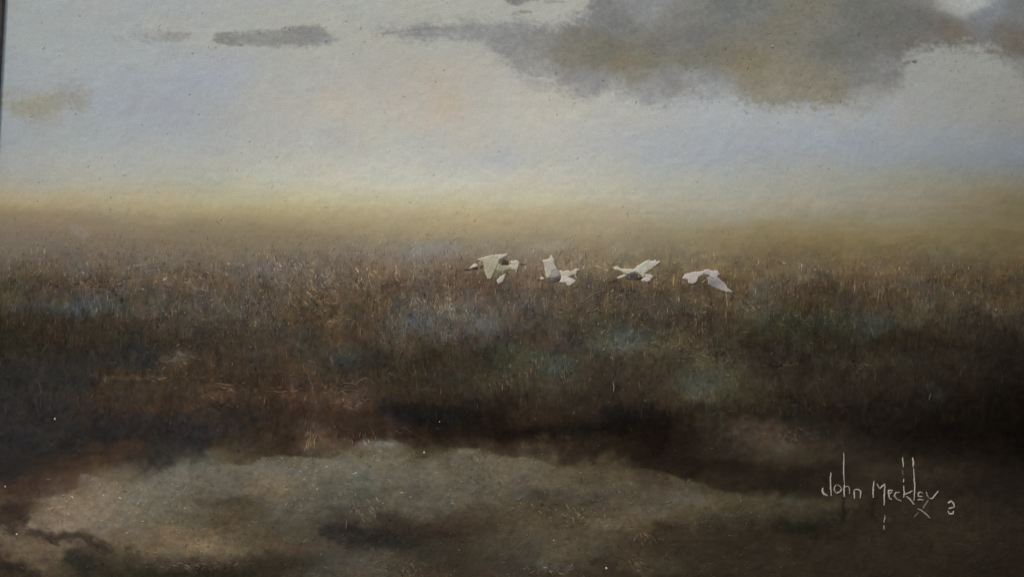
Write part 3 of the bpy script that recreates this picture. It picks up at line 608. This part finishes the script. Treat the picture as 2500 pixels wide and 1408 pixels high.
e2 = bird('grey-white egret second in line, one wing raised straight up')
dab_poly('wing', [(1323.2,634.1),(1336,633.2),(1342,629),(1342.9,620.5),(1348,623.9),(1353,630.7),(1354.8,644.3),(1361.6,658),(1349.7,661.4),(1346.3,669.9),(1342.9,679.3),(1333.5,678.4),(1330.9,666.5),(1328.4,647.7)],
         (160,151,138), e2, 2.2, .8, [(1330,638,160,152,140),(1348,635,160,150,136),(1340,655,156,148,134),(1338,674,162,154,140),(1352,650,152,142,128)], 11, None, (182,173,158))
dab_poly('breast', [(1347,660),(1357,656),(1366,660),(1371,676),(1357,678),(1343,679.5),(1345,670)], (128,120,115), e2, 1.2, .6, [(1355,664,138,130,121),(1366,673,112,104,102),(1350,675,144,136,127)], 12)
dab_poly('shaded_belly', [(1333,680),(1345,679),(1356,677),(1369.3,675.5),(1374,679.3),(1361,690),(1341,690)], (84,77,76), e2, .8, .6, [(1368,677,62,55,55),(1345,685,88,82,78)], 13)  # dark shadow under the body, put into the colour
dab_poly('wing', [(1364.2,658.8),(1375.3,661.4),(1386.3,658.8),(1397.4,661.4),(1405,655.4),(1412.8,655.8),(1414.9,658.8),(1409.4,663),(1407.6,669.9),(1397.4,672.5),(1387.2,676.7),(1380,679),(1375.3,678.4),(1369.3,674.2)],
         (162,153,140), e2, 2.2, .7, [(1372,665,160,152,138),(1390,664,156,147,132),(1405,662,160,148,128),(1380,674,170,162,150)], 14, None, (190,180,162))
dab_poly('tail', [(1370,672),(1384,673),(1390,677),(1399,679.3),(1407.6,685.3),(1398.3,693.8),(1389.7,699.7),(1384.6,696.3),(1381.2,690.4),(1371.8,690.4),(1360.8,691.2),(1366.7,685.3)], (166,157,145), e2, 2.2, .9, [(1380,682,172,163,152),(1392,690,162,153,142),(1368,688,168,158,146)], 15, None, (190,180,166))
dab_poly('head', [(1317.3,681.8),(1320.7,674.2),(1330.9,678.4),(1327.5,683.5)], (168,158,143), e2, 2.0, .5, None, 16)
stroke('bill', [([(1318,681.5),(1310,683.5)], 2.0, .8, None)], (92, 82, 72), e2, None, 17)

e3 = bird('white egret third in line with both wings spread in a V')
dab_poly('wing', [(1495.8,653),(1504.4,649.8),(1513.75,653.75),(1524.7,655.3),(1544.2,656.9),(1554,652),(1556,664),(1542.7,666.25),(1532.5,670.2),(1526.25,668.6),(1516.9,663),(1502.8,659.2),(1497,656)],
         (165,157,138), e3, 2.2, .9, [(1500,654,168,158,134),(1520,659,164,156,136),(1545,661,160,153,138)], 21, None, (192,184,164))
dab_poly('wing', [(1552,655),(1554.4,649.8),(1562.2,645.9),(1570.8,639.7),(1583.3,634.2),(1593.4,637.3),(1598.9,633.4),(1604.4,638.9),(1613.75,635),(1612.2,639.7),(1602.8,647.5),(1592.7,656),(1578.6,663.9),(1574.7,668.6),(1575,676),(1570.8,677.2),(1563.75,672.5),(1554.4,666.25),(1551,662)],
         (157,151,136), e3, 2.2, .9, [(1560,655,164,157,140),(1580,645,152,147,133),(1605,639,164,156,142),(1570,668,154,150,136)], 22, None, (188,180,162))
dab_poly('tail', [(1574.7,668.9),(1588.75,668.6),(1598,675.6),(1589.5,680.3),(1590.3,683.4),(1581.7,688.9),(1572,687),(1563,685),(1570.8,677.6),(1575.2,676.4)], (162,153,144), e3, 2.2, .9, [(1580,672,156,150,138),(1580,683,168,158,150)], 23, None, (186,176,166))
dab_poly('head', [(1532.5,670.6),(1526,669.4),(1513,673.3),(1501.25,679.5),(1510,680.6),(1518.4,679.2)], (172,162,148), e3, 1.9, .7, None, 24, None, (192,182,168))
dab_poly('shaded_belly', [(1533.5,671),(1543,667),(1554,667),(1563,673),(1570,678),(1562,684.5),(1546,684),(1532.5,683),(1522,680)], (72,66,64), e3, .7, .5, [(1550,676,74,68,68),(1568,678,44,36,34),(1528,681,68,61,54)], 25)  # body shadow between wings and tail, painted as a dark belly
stroke('bill', [([(1505,682),(1494,687),(1484,689.5)], 2.6, .7, None)], (66, 58, 49), e3, None, 26)
stroke('leg', [([(1590,678),(1602,676)], 1.8, .8, None)], (80, 70, 56), e3, None, 27)

e4 = bird('egret last in line, wings arched down with one thin leg trailing')
dab_poly('wing', [(1663,680.8),(1671.4,668.8),(1682.5,666),(1695.4,663.2),(1710,662.3),(1726.8,656.8),(1741.6,660.5),(1751.7,659.5),(1755.4,666),(1762.8,668.8),(1752.6,671.5),(1750.8,678),(1741.6,679.9),(1730.5,672.5),(1719.4,669.7),(1706.5,676.2),(1701.9,687.2),(1691.7,693.7),(1679.7,691.9),(1677.9,682.6)],
         (158,148,142), e4, 2.2, .8, [(1670,675,160,150,144),(1690,680,158,148,142),(1700,668,160,150,142),(1722,666,140,131,124),(1740,668,164,155,146),(1748,676,150,144,144)], 31, None, (184,174,164))
dab_poly('shoulder', [(1720.5,667),(1728,664),(1733,669),(1729,673.5),(1722,672)], (96,88,84), e4, 1.0, .6, None, 32)
dab_poly('wing', [(1725.9,678),(1734,672),(1746,670),(1752.6,677),(1769.3,690),(1778.5,703.9),(1793.3,715.9),(1784,714),(1765.6,711.3),(1750.8,705.7),(1737,699.3),(1728.6,691.9)],
         (122,117,116), e4, 2.0, .6, [(1732,684,110,106,102),(1748,688,104,101,100),(1738,694,98,94,90),(1762,700,136,130,128),(1775,706,152,143,134),(1745,681,144,139,140)], 33, None, (190,180,162))
dab_poly('foot', [(1785,712),(1793.5,715.5),(1793,718.5),(1786,715.5)], (58,48,38), e4, 1.0, .4, None, 34)
stroke('leg', [([(1772,711),(1774,726),(1776,748)], 2.4, 1.3, None), ([(1773.5,756),(1772,774)], 2.2, 1.0, (120,110,94))], (142, 131, 112), e4, None, 35)
stroke('leg', [([(1788,718),(1788,726),(1784,734)], 1.8, .9, None)], (52, 43, 33), e4, None, 36)
stroke('plume', [([(1713,691),(1719,686),(1722.5,682.5)], 2.4, 1.2, None)], (150, 140, 122), e4, None, 37)

# ------------------------------------------------------------------ the signature
SIG = empty('signature', (0, 0, 0), ROOT)
SIG['label'] = 'pale hand-lettered signature with a small numeral after it'
INK = (150, 142, 130)
DIM = (104, 94, 82)
def sg(*p):
    return [(1980 + a / 6.4, 1080 + b / 6.4) for a, b in p]
LETTERS = [
 [(sg((312,468),(305,560),(308,680),(315,825)), 4.6, 1.6, None), (sg((186,700),(178,745),(200,800),(262,832)), 6.4, 1.6, None)],
 [(sg((400,655),(368,690),(362,740),(400,792),(455,765),(482,720),(455,680),(400,655)), 3.4, 1.3, None)],
 [(sg((508,145),(517,230),(512,330),(510,450),(516,580),(522,640)), 3.8, 1.5, None), (sg((520,650),(516,740),(522,850)), 5.0, 1.6, None), (sg((522,700),(575,678),(600,705),(600,800)), 3.4, 1.1, (136,127,114))],
 [(sg((682,865),(672,790),(676,735)), 5.4, 1.6, None), (sg((676,735),(730,728),(778,755),(766,862)), 4.2, 1.4, None)],
 [(sg((985,592),(972,700),(972,855)), 4.6, 1.4, (148,138,126)), (sg((1030,640),(1075,715),(1155,638)), 4.2, 1.4, None), (sg((1155,640),(1148,760),(1146,880),(1145,985)), 4.4, 1.5, None), (sg((1140,1120),(1158,1150),(1140,1240)), 3.6, 1.2, (126,115,99)), (sg((1143,1288),(1141,1365)), 5.6, 1.2, (112,102,88))],
 [(sg((1278,745),(1210,745),(1215,800),(1222,868),(1264,885)), 4.8, 1.4, None), (sg((1222,800),(1268,765)), 3.4, 1.2, None)],
 [(sg((1390,772),(1330,775),(1300,830),(1345,885),(1412,910)), 4.2, 1.3, (140,131,119))],
 [(sg((1428,225),(1440,320),(1444,378)), 4.0, 1.4, None), (sg((1432,420),(1440,495)), 2.6, 1.0, DIM), (sg((1447,565),(1443,612)), 4.4, 1.2, None), (sg((1446,660),(1450,740),(1458,790),(1448,850)), 4.2, 1.4, None), (sg((1585,748),(1520,785),(1462,812)), 3.8, 1.4, None), (sg((1490,835),(1545,880),(1610,960)), 5.2, 1.5, None), (sg((1660,1020),(1740,1070),(1800,1115),(1862,1180)), 4.4, 1.4, (140,130,116))],
 [(sg((1590,230),(1600,300),(1598,380)), 5.6, 1.5, None), (sg((1600,390),(1610,480),(1614,580),(1622,680),(1618,780),(1608,900)), 3.8, 1.5, None)],
 [(sg((1752,792),(1700,772),(1676,790),(1676,838),(1740,842)), 3.6, 1.3, None), (sg((1668,888),(1755,892)), 3.4, 1.2, None)],
 [(sg((1802,765),(1815,820),(1845,868)), 4.0, 1.2, (128,118,106)), (sg((1845,868),(1895,868),(1945,810),(1992,750)), 4.0, 1.4, None), (sg((1835,895),(1790,960),(1750,1030)), 4.2, 1.0, DIM), (sg((1690,1075),(1610,1170)), 4.0, .9, (84,76,64))],
 [(sg((2140,942),(2190,912),(2225,940),(2242,1002)), 5.4, 1.4, None), (sg((2142,1028),(2228,1012)), 4.2, 1.3, None), (sg((2138,1068),(2160,1108),(2222,1108),(2228,1066)), 5.0, 1.4, None)],
]
for k, paths in enumerate(LETTERS):
    paths = [(p, w * .9, h, c) for p, w, h, c in paths]
    stroke('letter' if k < 11 else 'numeral', paths, INK, SIG, None, 200 + k)

# ------------------------------------------------------------------ single long grass strokes
def reed(pts, w, h, c, k):
    bc, _ = field(np.array([pts[0][0]]), np.array([pts[0][1]]))
    c = tuple(np.array(c) * .62 + bc[0] * .38)
    stroke('reed', [(pts, w * .85, h * .7, None)], c, ROOT, None, 300 + k, .85)
REEDS = [
 ([(1403,748),(1425,734),(1448,718),(1462,712),(1484,710)], 2.4, 1.3, (140,128,104)), ([(1438,762),(1455,755),(1465,748)], 2.4, 1.2, (132,120,98)),
 ([(826,941),(840,935),(862,936),(868,939),(880,928),(892,922),(905,928),(925,944)], 2.6, 1.3, (120,108,90)), ([(812,963),(825,960),(840,952),(868,952)], 2.4, 1.2, (112,98,80)),
 ([(644,992),(648,970),(647,960)], 3.4, 1.3, (128,118,102)), ([(1379,890),(1377,905),(1380,936)], 2.8, 1.3, (124,114,94)), ([(1497,930),(1499,945),(1497,958)], 4.0, 1.4, (140,130,112)),
 ([(1439,918),(1438,934)], 2.4, 1.1, (104,98,84)), ([(760,1058),(757,1078),(766,1098)], 3.4, 1.4, (156,118,74)), ([(752,1062),(755,1086)], 3, 1.2, (146,104,64)), ([(1094,735),(1092,752),(1098,760)], 4.0, 1.5, (128,120,110)), ([(1022,732),(1024,756)], 3.0, 1.3, (120,112,100)),
 ([(848,1262),(846,1280),(845,1292)], 3.0, 1.3, (132,124,106)), ([(1304,1108),(1302,1124)], 3.2, 1.2, (112,100,80)), ([(524,934),(545,938),(575,942)], 3.2, 1.4, (132,110,88)), ([(530,944),(560,948)], 2.6, 1.2, (120,98,76)), ([(562,952),(578,958)], 3.0, 1.2, (118,98,80)),
 ([(845,994),(872,1002),(878,1008)], 2.6, 1.2, (118,88,66)), ([(672,958),(705,955)], 2.6, 1.1, (122,94,72)), ([(120,1076),(140,1062)], 2.0, .8, (70,66,62)), ([(2268,976),(2274,958)], 3.2, 1.2, (98,90,76)), ([(1700,782),(1702,800)], 4.0, 1.3, (98,86,68)), ([(1916,890),(1940,892)], 2.8, 1.2, (98,84,62)),
 ([(488,704),(498,708),(508,712)], 3.4, 1.5, (156,146,130)), ([(680,688),(692,690),(702,696)], 3.0, 1.3, (142,130,116)), ([(828,690),(842,686),(858,692)], 3.2, 1.3, (138,124,104)), ([(790,700),(816,702)], 2.4, 1.1, (120,106,92)),
 ([(905,645),(912,634),(918,644)], 2.6, 1.2, (138,128,112)), ([(517,640),(520,655)], 4.2, 1.4, (138,130,118)), ([(372,648),(384,655)], 3.0, 1.2, (128,116,104)), ([(400,656),(416,664)], 2.8, 1.2, (122,108,94)), ([(240,1190),(262,1200)], 2.2, .9, (120,106,92)),
 ([(245,1322),(262,1334),(270,1340)], 3.0, 1.0, (76,64,54)), ([(215,1322),(236,1340),(255,1352)], 5.0, 1.0, (66,56,46)), ([(112,1170),(126,1170)], 3.2, 1.2, (122,104,90)),
 ([(1285,1378),(1292,1392)], 2.4, 1.1, (122,112,96)), ([(1712,1262),(1713,1280)], 2.8, 1.1, (100,86,66)), ([(1620,1228),(1640,1222)], 2.4, 1.0, (116,104,88)), ([(2060,1234),(2062,1250),(2058,1270)], 3.0, 1.0, (34,24,17)),
]
for k, a in enumerate(REEDS):
    reed(*a, k)

# ------------------------------------------------------------------ flecks of raised paint all over the surface (nobody could count them)
def flecks(name, n, area, rule, seed):
    rnd = random.Random(seed)
    V, F, C = [], [], []
    x0, y0, x1, y1 = area
    cand = []
    for _ in range(n):
        x, y = rnd.uniform(x0, x1), rnd.uniform(y0, y1)
        r = rule(x, y, rnd)
        if r:
            cand.append((x, y) + r)
    base, _ = field(np.array([c[0] for c in cand]), np.array([c[1] for c in cand]))
    for (x, y, L, w, h, ang, gain, bend), bc in zip(cand, base):
        k = 3 if L < 7 else 4
        pts = []
        for i in range(k):
            s = i / (k - 1) - .5
            a = ang + bend * s
            pts.append((x + math.cos(a) * L * s, y + math.sin(a) * L * s + bend * 2 * s * s))
        cc = np.clip(bc * gain + (8 if gain > 1.15 else 0), 6, 205)  # gain puts ridge glints and shaded sides into the paint colour
        v, fc, c = stroke_geo(pts, w, h, cc, .6, rnd)
        F += [tuple(i + len(V) for i in q) for q in fc]
        V += v; C += c
    o = mesh_obj(name, V, F, M_THICK, ROOT, pigment(np.array(C)))
    o['kind'] = 'stuff'
    return o

def dens(x, y):
    return float(fnoise(np.array([x]), np.array([y]), 110, 60, 120, 2)[0])

def rule_sky(x, y, r):
    if y > 560: return None
    cl = 1 if (x > 1330 and 20 < y < 262 and dens(x, y) > -.15) else 0
    if r.random() > .30 + .55 * cl or (dens(x, y) < -.1 and not cl): return None
    return (r.uniform(2.5, 8), r.uniform(1.4, 2.6), r.uniform(.12, .4), r.uniform(0, 3.14), r.choice((1.05, 1.08, 1.10, 1.12, .93, .88, 1.0)), r.uniform(-1.5, 1.5))

def rule_marsh(x, y, r):
    if y < 560 or y > 1130: return None
    mid = math.exp(-((y - 715) / 125) ** 2)
    dk = 1 - .6 * sstep(1750, 2150, np.array(x)) - .40 * sstep(850, 1050, np.array(y))
    p = (.14 + .86 * mid) * float(dk)
    if x < 330 and y > 800: p *= .4
    if r.random() > p or dens(x, y) < r.uniform(-.8, .2): return None
    g = r.choice((1.3, 1.45, 1.6, 1.2, 1.8, 1.35, 1.5, .72, .8)) if y > 640 else r.choice((1.06, 1.10, 1.14, 1.08))
    a = math.pi / 2 + r.gauss(0, .55) if r.random() < .65 else r.gauss(0, .6)
    return (r.uniform(3, 13) * r.uniform(.6, 1), r.uniform(1.2, 2.5), r.uniform(.3, .9) * (.25 + .75 * float(sstep(610, 680, np.array(y)))), a, g, r.uniform(-2, 2))

def rule_water(x, y, r):
    if y < 1085: return None
    if y < float(shore_line(x)) - 8 and r.random() > .25: return None
    p = .8 - .55 * float(sstep(1700, 2050, np.array(x))) + (.15 if 700 < x < 1750 else -.2)
    if r.random() > p or dens(x, y) < r.uniform(-.6, .3): return None
    return (r.uniform(2.5, 9), r.uniform(1.3, 2.7), r.uniform(.3, .9), r.uniform(0, 3.14), r.choice((1.25, 1.4, 1.6, 1.2, 1.3, .75)), r.uniform(-2, 2))

def relief(x, y):
    return np.minimum(fnoise(x, y, 26, 22, 80) * .30 + fnoise(x, y, 10, 9, 81) * .40 * (.6 + .8 * sstep(560, 720, y)), 1.4)

def bristle_marks(name, n, area, rule, seed):
    """thin flat strokes left by a nearly dry brush: three-sided ridges, far too many to count"""
    g = np.random.default_rng(seed)
    x = g.uniform(area[0], area[2], n); y = g.uniform(area[1], area[3], n)
    keep, L, W, ang, gain, H = rule(x, y, g)
    x, y, L, W, ang, gain, H = [a[keep] for a in (x, y, L, W, ang, gain, H)]
    n = len(x)
    base, _ = field(x, y)
    col = np.clip(base * gain[:, None] + np.where(gain > 1.1, 3, 0)[:, None], 5, 205)
    bend = g.normal(0, .12, n)
    vs_, cs_ = [], []
    for s_, ws in ((-.5, .25), (-.1, 1.0), (.25, .8), (.5, .12)):
        a = ang + bend * s_ * 2
        cx, cy = x + np.cos(a) * L * s_, y + np.sin(a) * L * s_
        nx, ny = -np.sin(a), np.cos(a)
        for q, hh in ((-1, -.5), (0, 1.0), (1, -.5)):
            px, py = cx + nx * W * .5 * ws * q, cy + ny * W * .5 * ws * q
            u, v = to_uv(px, py)
            hz = relief(px, py) + np.where(hh > 0, H, -.12)
            vs_.append(np.stack([u * U, -hz * U, -v * U], -1))
            cs_.append(col * g.uniform(.94, 1.06, (n, 1)))
    Vt = np.stack(vs_, 1).reshape(-1, 3); Ct = np.stack(cs_, 1).reshape(-1, 3)
    tpl = []
    for i in range(3):
        for j in range(2):
            tpl.append((i * 3 + j, i * 3 + j + 1, (i + 1) * 3 + j + 1, (i + 1) * 3 + j))
    tpl = np.array(tpl)
    Ft = (np.arange(n)[:, None, None] * 12 + tpl[None]).reshape(-1, 4)
    p = Vt[Ft[:, :3]]
    nrm = np.cross(p[:, 1] - p[:, 0], p[:, 2] - p[:, 0])[:, 1]
    Ft[nrm > 0] = Ft[nrm > 0][:, ::-1]
    o = mesh_obj(name, Vt.tolist(), Ft.tolist(), M_PAINT, ROOT, pigment(Ct))
    o['kind'] = 'stuff'
    return o

def rule_reeds(x, y, g):
    n = len(x)
    den = .22 + .70 * np.exp(-((y - 730) / 140) ** 2) - .35 * sstep(980, 1080, y)
    shore = shore_line(x)
    keep = (g.random(n) < den) & (y < shore + 8) & (y > horizon(x) + 28 + g.uniform(-10, 30, n))
    flat = g.random(n) < .18
    ang = np.where(flat, g.normal(0, .22, n), math.pi / 2 + g.normal(0, .24, n))
    fade = sstep(560, 700, y)
    L = g.uniform(8, 34, n) * (.45 + .55 * fade) * np.where(flat, .8, 1)
    W = g.uniform(1.6, 3.6, n)
    k = g.normal(0, 1, n)
    gain = 1 + np.where(k > 0, .17, .11) * k * (.35 + .65 * fade)
    return keep, L, W, ang, np.clip(gain, .58, 1.9), g.uniform(.12, .42, n)

def rule_ground(x, y, g):
    n = len(x)
    keep = (y > shore_line(x) - 4)
    ang = np.where(g.random(n) < .55, g.normal(0, .35, n), g.uniform(0, 3.14, n))
    k = g.normal(0, 1, n)
    return keep, g.uniform(5, 20, n), g.uniform(1.8, 4.2, n), ang, np.clip(1 + .10 * k, .75, 1.4), g.uniform(.06, .28, n)

def rule_haze(x, y, g):
    n = len(x)
    keep = y < horizon(x) + 60
    ang = g.normal(0, 1.0, n)
    k = g.normal(0, 1, n)
    return keep, g.uniform(5, 18, n), g.uniform(2, 5, n), ang, 1 + .012 * k, g.uniform(.03, .09, n)

TANGLES = [(560, 940, 50, 16, .1), (540, 985, 70, 26, .5), (400, 922, 160, 12, .05), (420, 880, 60, 16, .3), (690, 955, 60, 14, .1), (850, 945, 60, 18, .3), (850, 985, 50, 24, .1), (780, 735, 70, 30, .2), (830, 785, 50, 20, .3),
           (1090, 745, 22, 26, 1.4), (1040, 735, 40, 22, 1.4), (1130, 765, 50, 24, .9), (760, 1070, 24, 24, 1.5), (870, 1072, 50, 12, 1.5), (990, 1050, 60, 10, .2), (1690, 865, 60, 26, .2), (1640, 840, 60, 12, .05), (1770, 870, 30, 18, .8), (1910, 890, 40, 8, .05), (2090, 892, 40, 12, .1),
           (1310, 890, 30, 30, 1.4), (1380, 905, 10, 30, 1.5), (1700, 795, 24, 22, 1.4), (1820, 745, 40, 26, 1.0), (1230, 925, 60, 40, 1.3), (900, 690, 60, 30, 1.0), (760, 690, 80, 26, .8), (700, 650, 60, 30, 1.2), (640, 770, 60, 40, 1.1), (440, 690, 80, 24, .6), (1160, 700, 90, 40, 1.3), (1380, 640, 80, 30, 1.2), (1560, 760, 80, 40, .9), (230, 700, 80, 20, .4), (1010, 900, 60, 40, 1.2),
           (1950, 780, 70, 40, .8), (1960, 980, 60, 30, 1.2), (1960, 1060, 60, 16, .6), (480, 1380, 120, 10, .1), (1000, 1390, 90, 20, .9), (1350, 1395, 70, 16, .8), (1560, 1370, 60, 24, .9), (900, 1250, 60, 40, .8), (1400, 1250, 60, 20, .8), (1570, 1310, 40, 14, 1.2)]
def rule_tangle(x, y, g):
    n = len(x)
    k = g.integers(0, len(TANGLES), n)
    T = np.array(TANGLES)[k]
    x[:] = T[:, 0] + g.normal(0, .5, n) * T[:, 2]
    y[:] = T[:, 1] + g.normal(0, .5, n) * T[:, 3]
    ang = T[:, 4] * g.choice([1, 1, 1, -1], n) + g.normal(0, .3, n)
    light = g.random(n) < .72
    gain = np.where(light, g.uniform(1.15, 1.75, n), g.uniform(.6, .85, n))
    return np.ones(n, bool), g.uniform(5, 20, n), g.uniform(1.5, 2.7, n), ang, gain, g.uniform(.3, .8, n)
bristle_marks('stem_tangles', 1500, (0, 0, 1, 1), rule_tangle, 64)
bristle_marks('reed_strokes', 30000, (-40, 540, 2560, 1240), rule_reeds, 61)
bristle_marks('ground_strokes', 8000, (-40, 1060, 2560, 1470), rule_ground, 62)
bristle_marks('sky_strokes', 5000, (-40, -60, 2560, 640), rule_haze, 63)

AREA_X = (-40, 2560)
flecks('paint_flecks', 1300, (AREA_X[0], -60, AREA_X[1], 560), rule_sky, 51)
flecks('paint_flecks', 8500, (AREA_X[0], 560, AREA_X[1], 1130), rule_marsh, 52)
flecks('paint_flecks', 2300, (AREA_X[0], 1085, AREA_X[1], 1470), rule_water, 53)

# crisp single specks: dark dust, pale dabs
def speck(x, y, r, c, seed):
    n = 7
    rnd = random.Random(seed)
    r *= .8
    dab_poly('speck', [(x + math.cos(i * 2 * math.pi / n) * r * rnd.uniform(.75, 1.2), y + math.sin(i * 2 * math.pi / n) * r * rnd.uniform(.75, 1.2)) for i in range(n)], c, ROOT, 1.6, .2, None, seed)
SPECKS = [(185,279,3.2,(34,34,34)),(463,231,2.4,(36,38,42)),(543,144,2.4,(70,72,78)),(551,174,2.0,(80,84,92)),(1063,199,2.4,(64,58,54)),(1084,172,2.4,(70,70,66)),(1505,193,2.2,(24,24,24)),(845,53,2.4,(72,72,72)),(1532,522,2.8,(74,62,46)),(1533,528,2.2,(60,50,36)),
          (452,408,2.2,(92,90,86)),(60,310,2.2,(84,88,90)),(134,1022,4.2,(196,186,158)),(1036,1104,3.8,(196,188,170)),(13,1187,3.6,(180,172,156)),(41,1303,4.0,(196,184,164)),(1073,1029,2.4,(176,168,150)),(1480,1386,4.6,(176,166,148)),(2081,658,3.0,(38,30,22)),(1342,245,2.2,(74,76,74)),(1553,250,2.6,(80,80,80)),(2052,249,2.6,(66,60,48)),
          (2013,12,2.6,(56,56,50)),(1886,113,2.6,(176,172,156)),(2330,107,2.4,(60,54,48)),(1275,1090,2.6,(140,128,106)),(1352,1318,2.6,(170,160,138)),(2000,925,2.6,(130,118,98))]
for k, s in enumerate(SPECKS):
    speck(*s, 500 + k)

# ------------------------------------------------------------------ frame (its inner edge shows at the left of the photograph)
FRAME = empty('frame', (0, 0, 0), ROOT)
# profile: (distance outwards from the sight edge, height towards the viewer) in metres
PROF = [(-.0005, .0008), (-.0005, .0014), (.0006, .0022), (.0030, .0026), (.0065, .0040), (.0110, .0085), (.0180, .0120), (.0270, .0135), (.0350, .0125), (.0400, .0090), (.0420, .0040), (.0420, -.0240), (.0080, -.0240), (.0080, .0010)]
def rail(corner_a, corner_b, out_dir, ma, mb):
    """one mitred rail; corners are (x, z) of the sight edge"""
    V, F = [], []
    for (cx, cz, mx) in (corner_a + (ma,), corner_b + (mb,)):
        for (d, h) in PROF:
            V.append((cx + (out_dir[0] + mx[0]) * d, -h, cz + (out_dir[1] + mx[1]) * d))
    n = len(PROF)
    for i in range(n):
        j = (i + 1) % n
        F.append((i, j, n + j, n + i))
    F.append(tuple(range(n))); F.append(tuple(range(n, 2 * n))[::-1])
    o = mesh_obj('rail', V, F, M_WOOD, FRAME, None, False)
    bm = bmesh.new(); bm.from_mesh(o.data); bmesh.ops.recalc_face_normals(bm, faces=bm.faces[:]); bm.to_mesh(o.data); bm.free()
L_, R_, T_, B_ = UL * U, UR * U, -VT * U, -VB * U
rail((L_, T_), (L_, B_), (-1, 0), (0, 1), (0, -1))
rail((R_, T_), (R_, B_), (1, 0), (0, 1), (0, -1))
rail((L_, T_), (R_, T_), (0, 1), (-1, 0), (1, 0))
rail((L_, B_), (R_, B_), (0, -1), (-1, 0), (1, 0))

# canvas and stretcher behind the paint
hx = OV * U
box('canvas', L_ - hx, R_ + hx, .0006, .0022, B_ - hx, T_ + hx, M_LINEN, ROOT)
SB = empty('stretcher', (0, 0, 0), ROOT)
for (a, b, c, d) in ((L_ - hx, L_ + .035, B_ - hx, T_ + hx), (R_ - .035, R_ + hx, B_ - hx, T_ + hx), (L_ + .036, R_ - .036, T_ - .035, T_ + hx), (L_ + .036, R_ - .036, B_ - hx, B_ + .035)):
    box('bar', a, b, .0024, .020, c, d, M_PINE, SB, .001)

SC.render.engine = 'CYCLES'
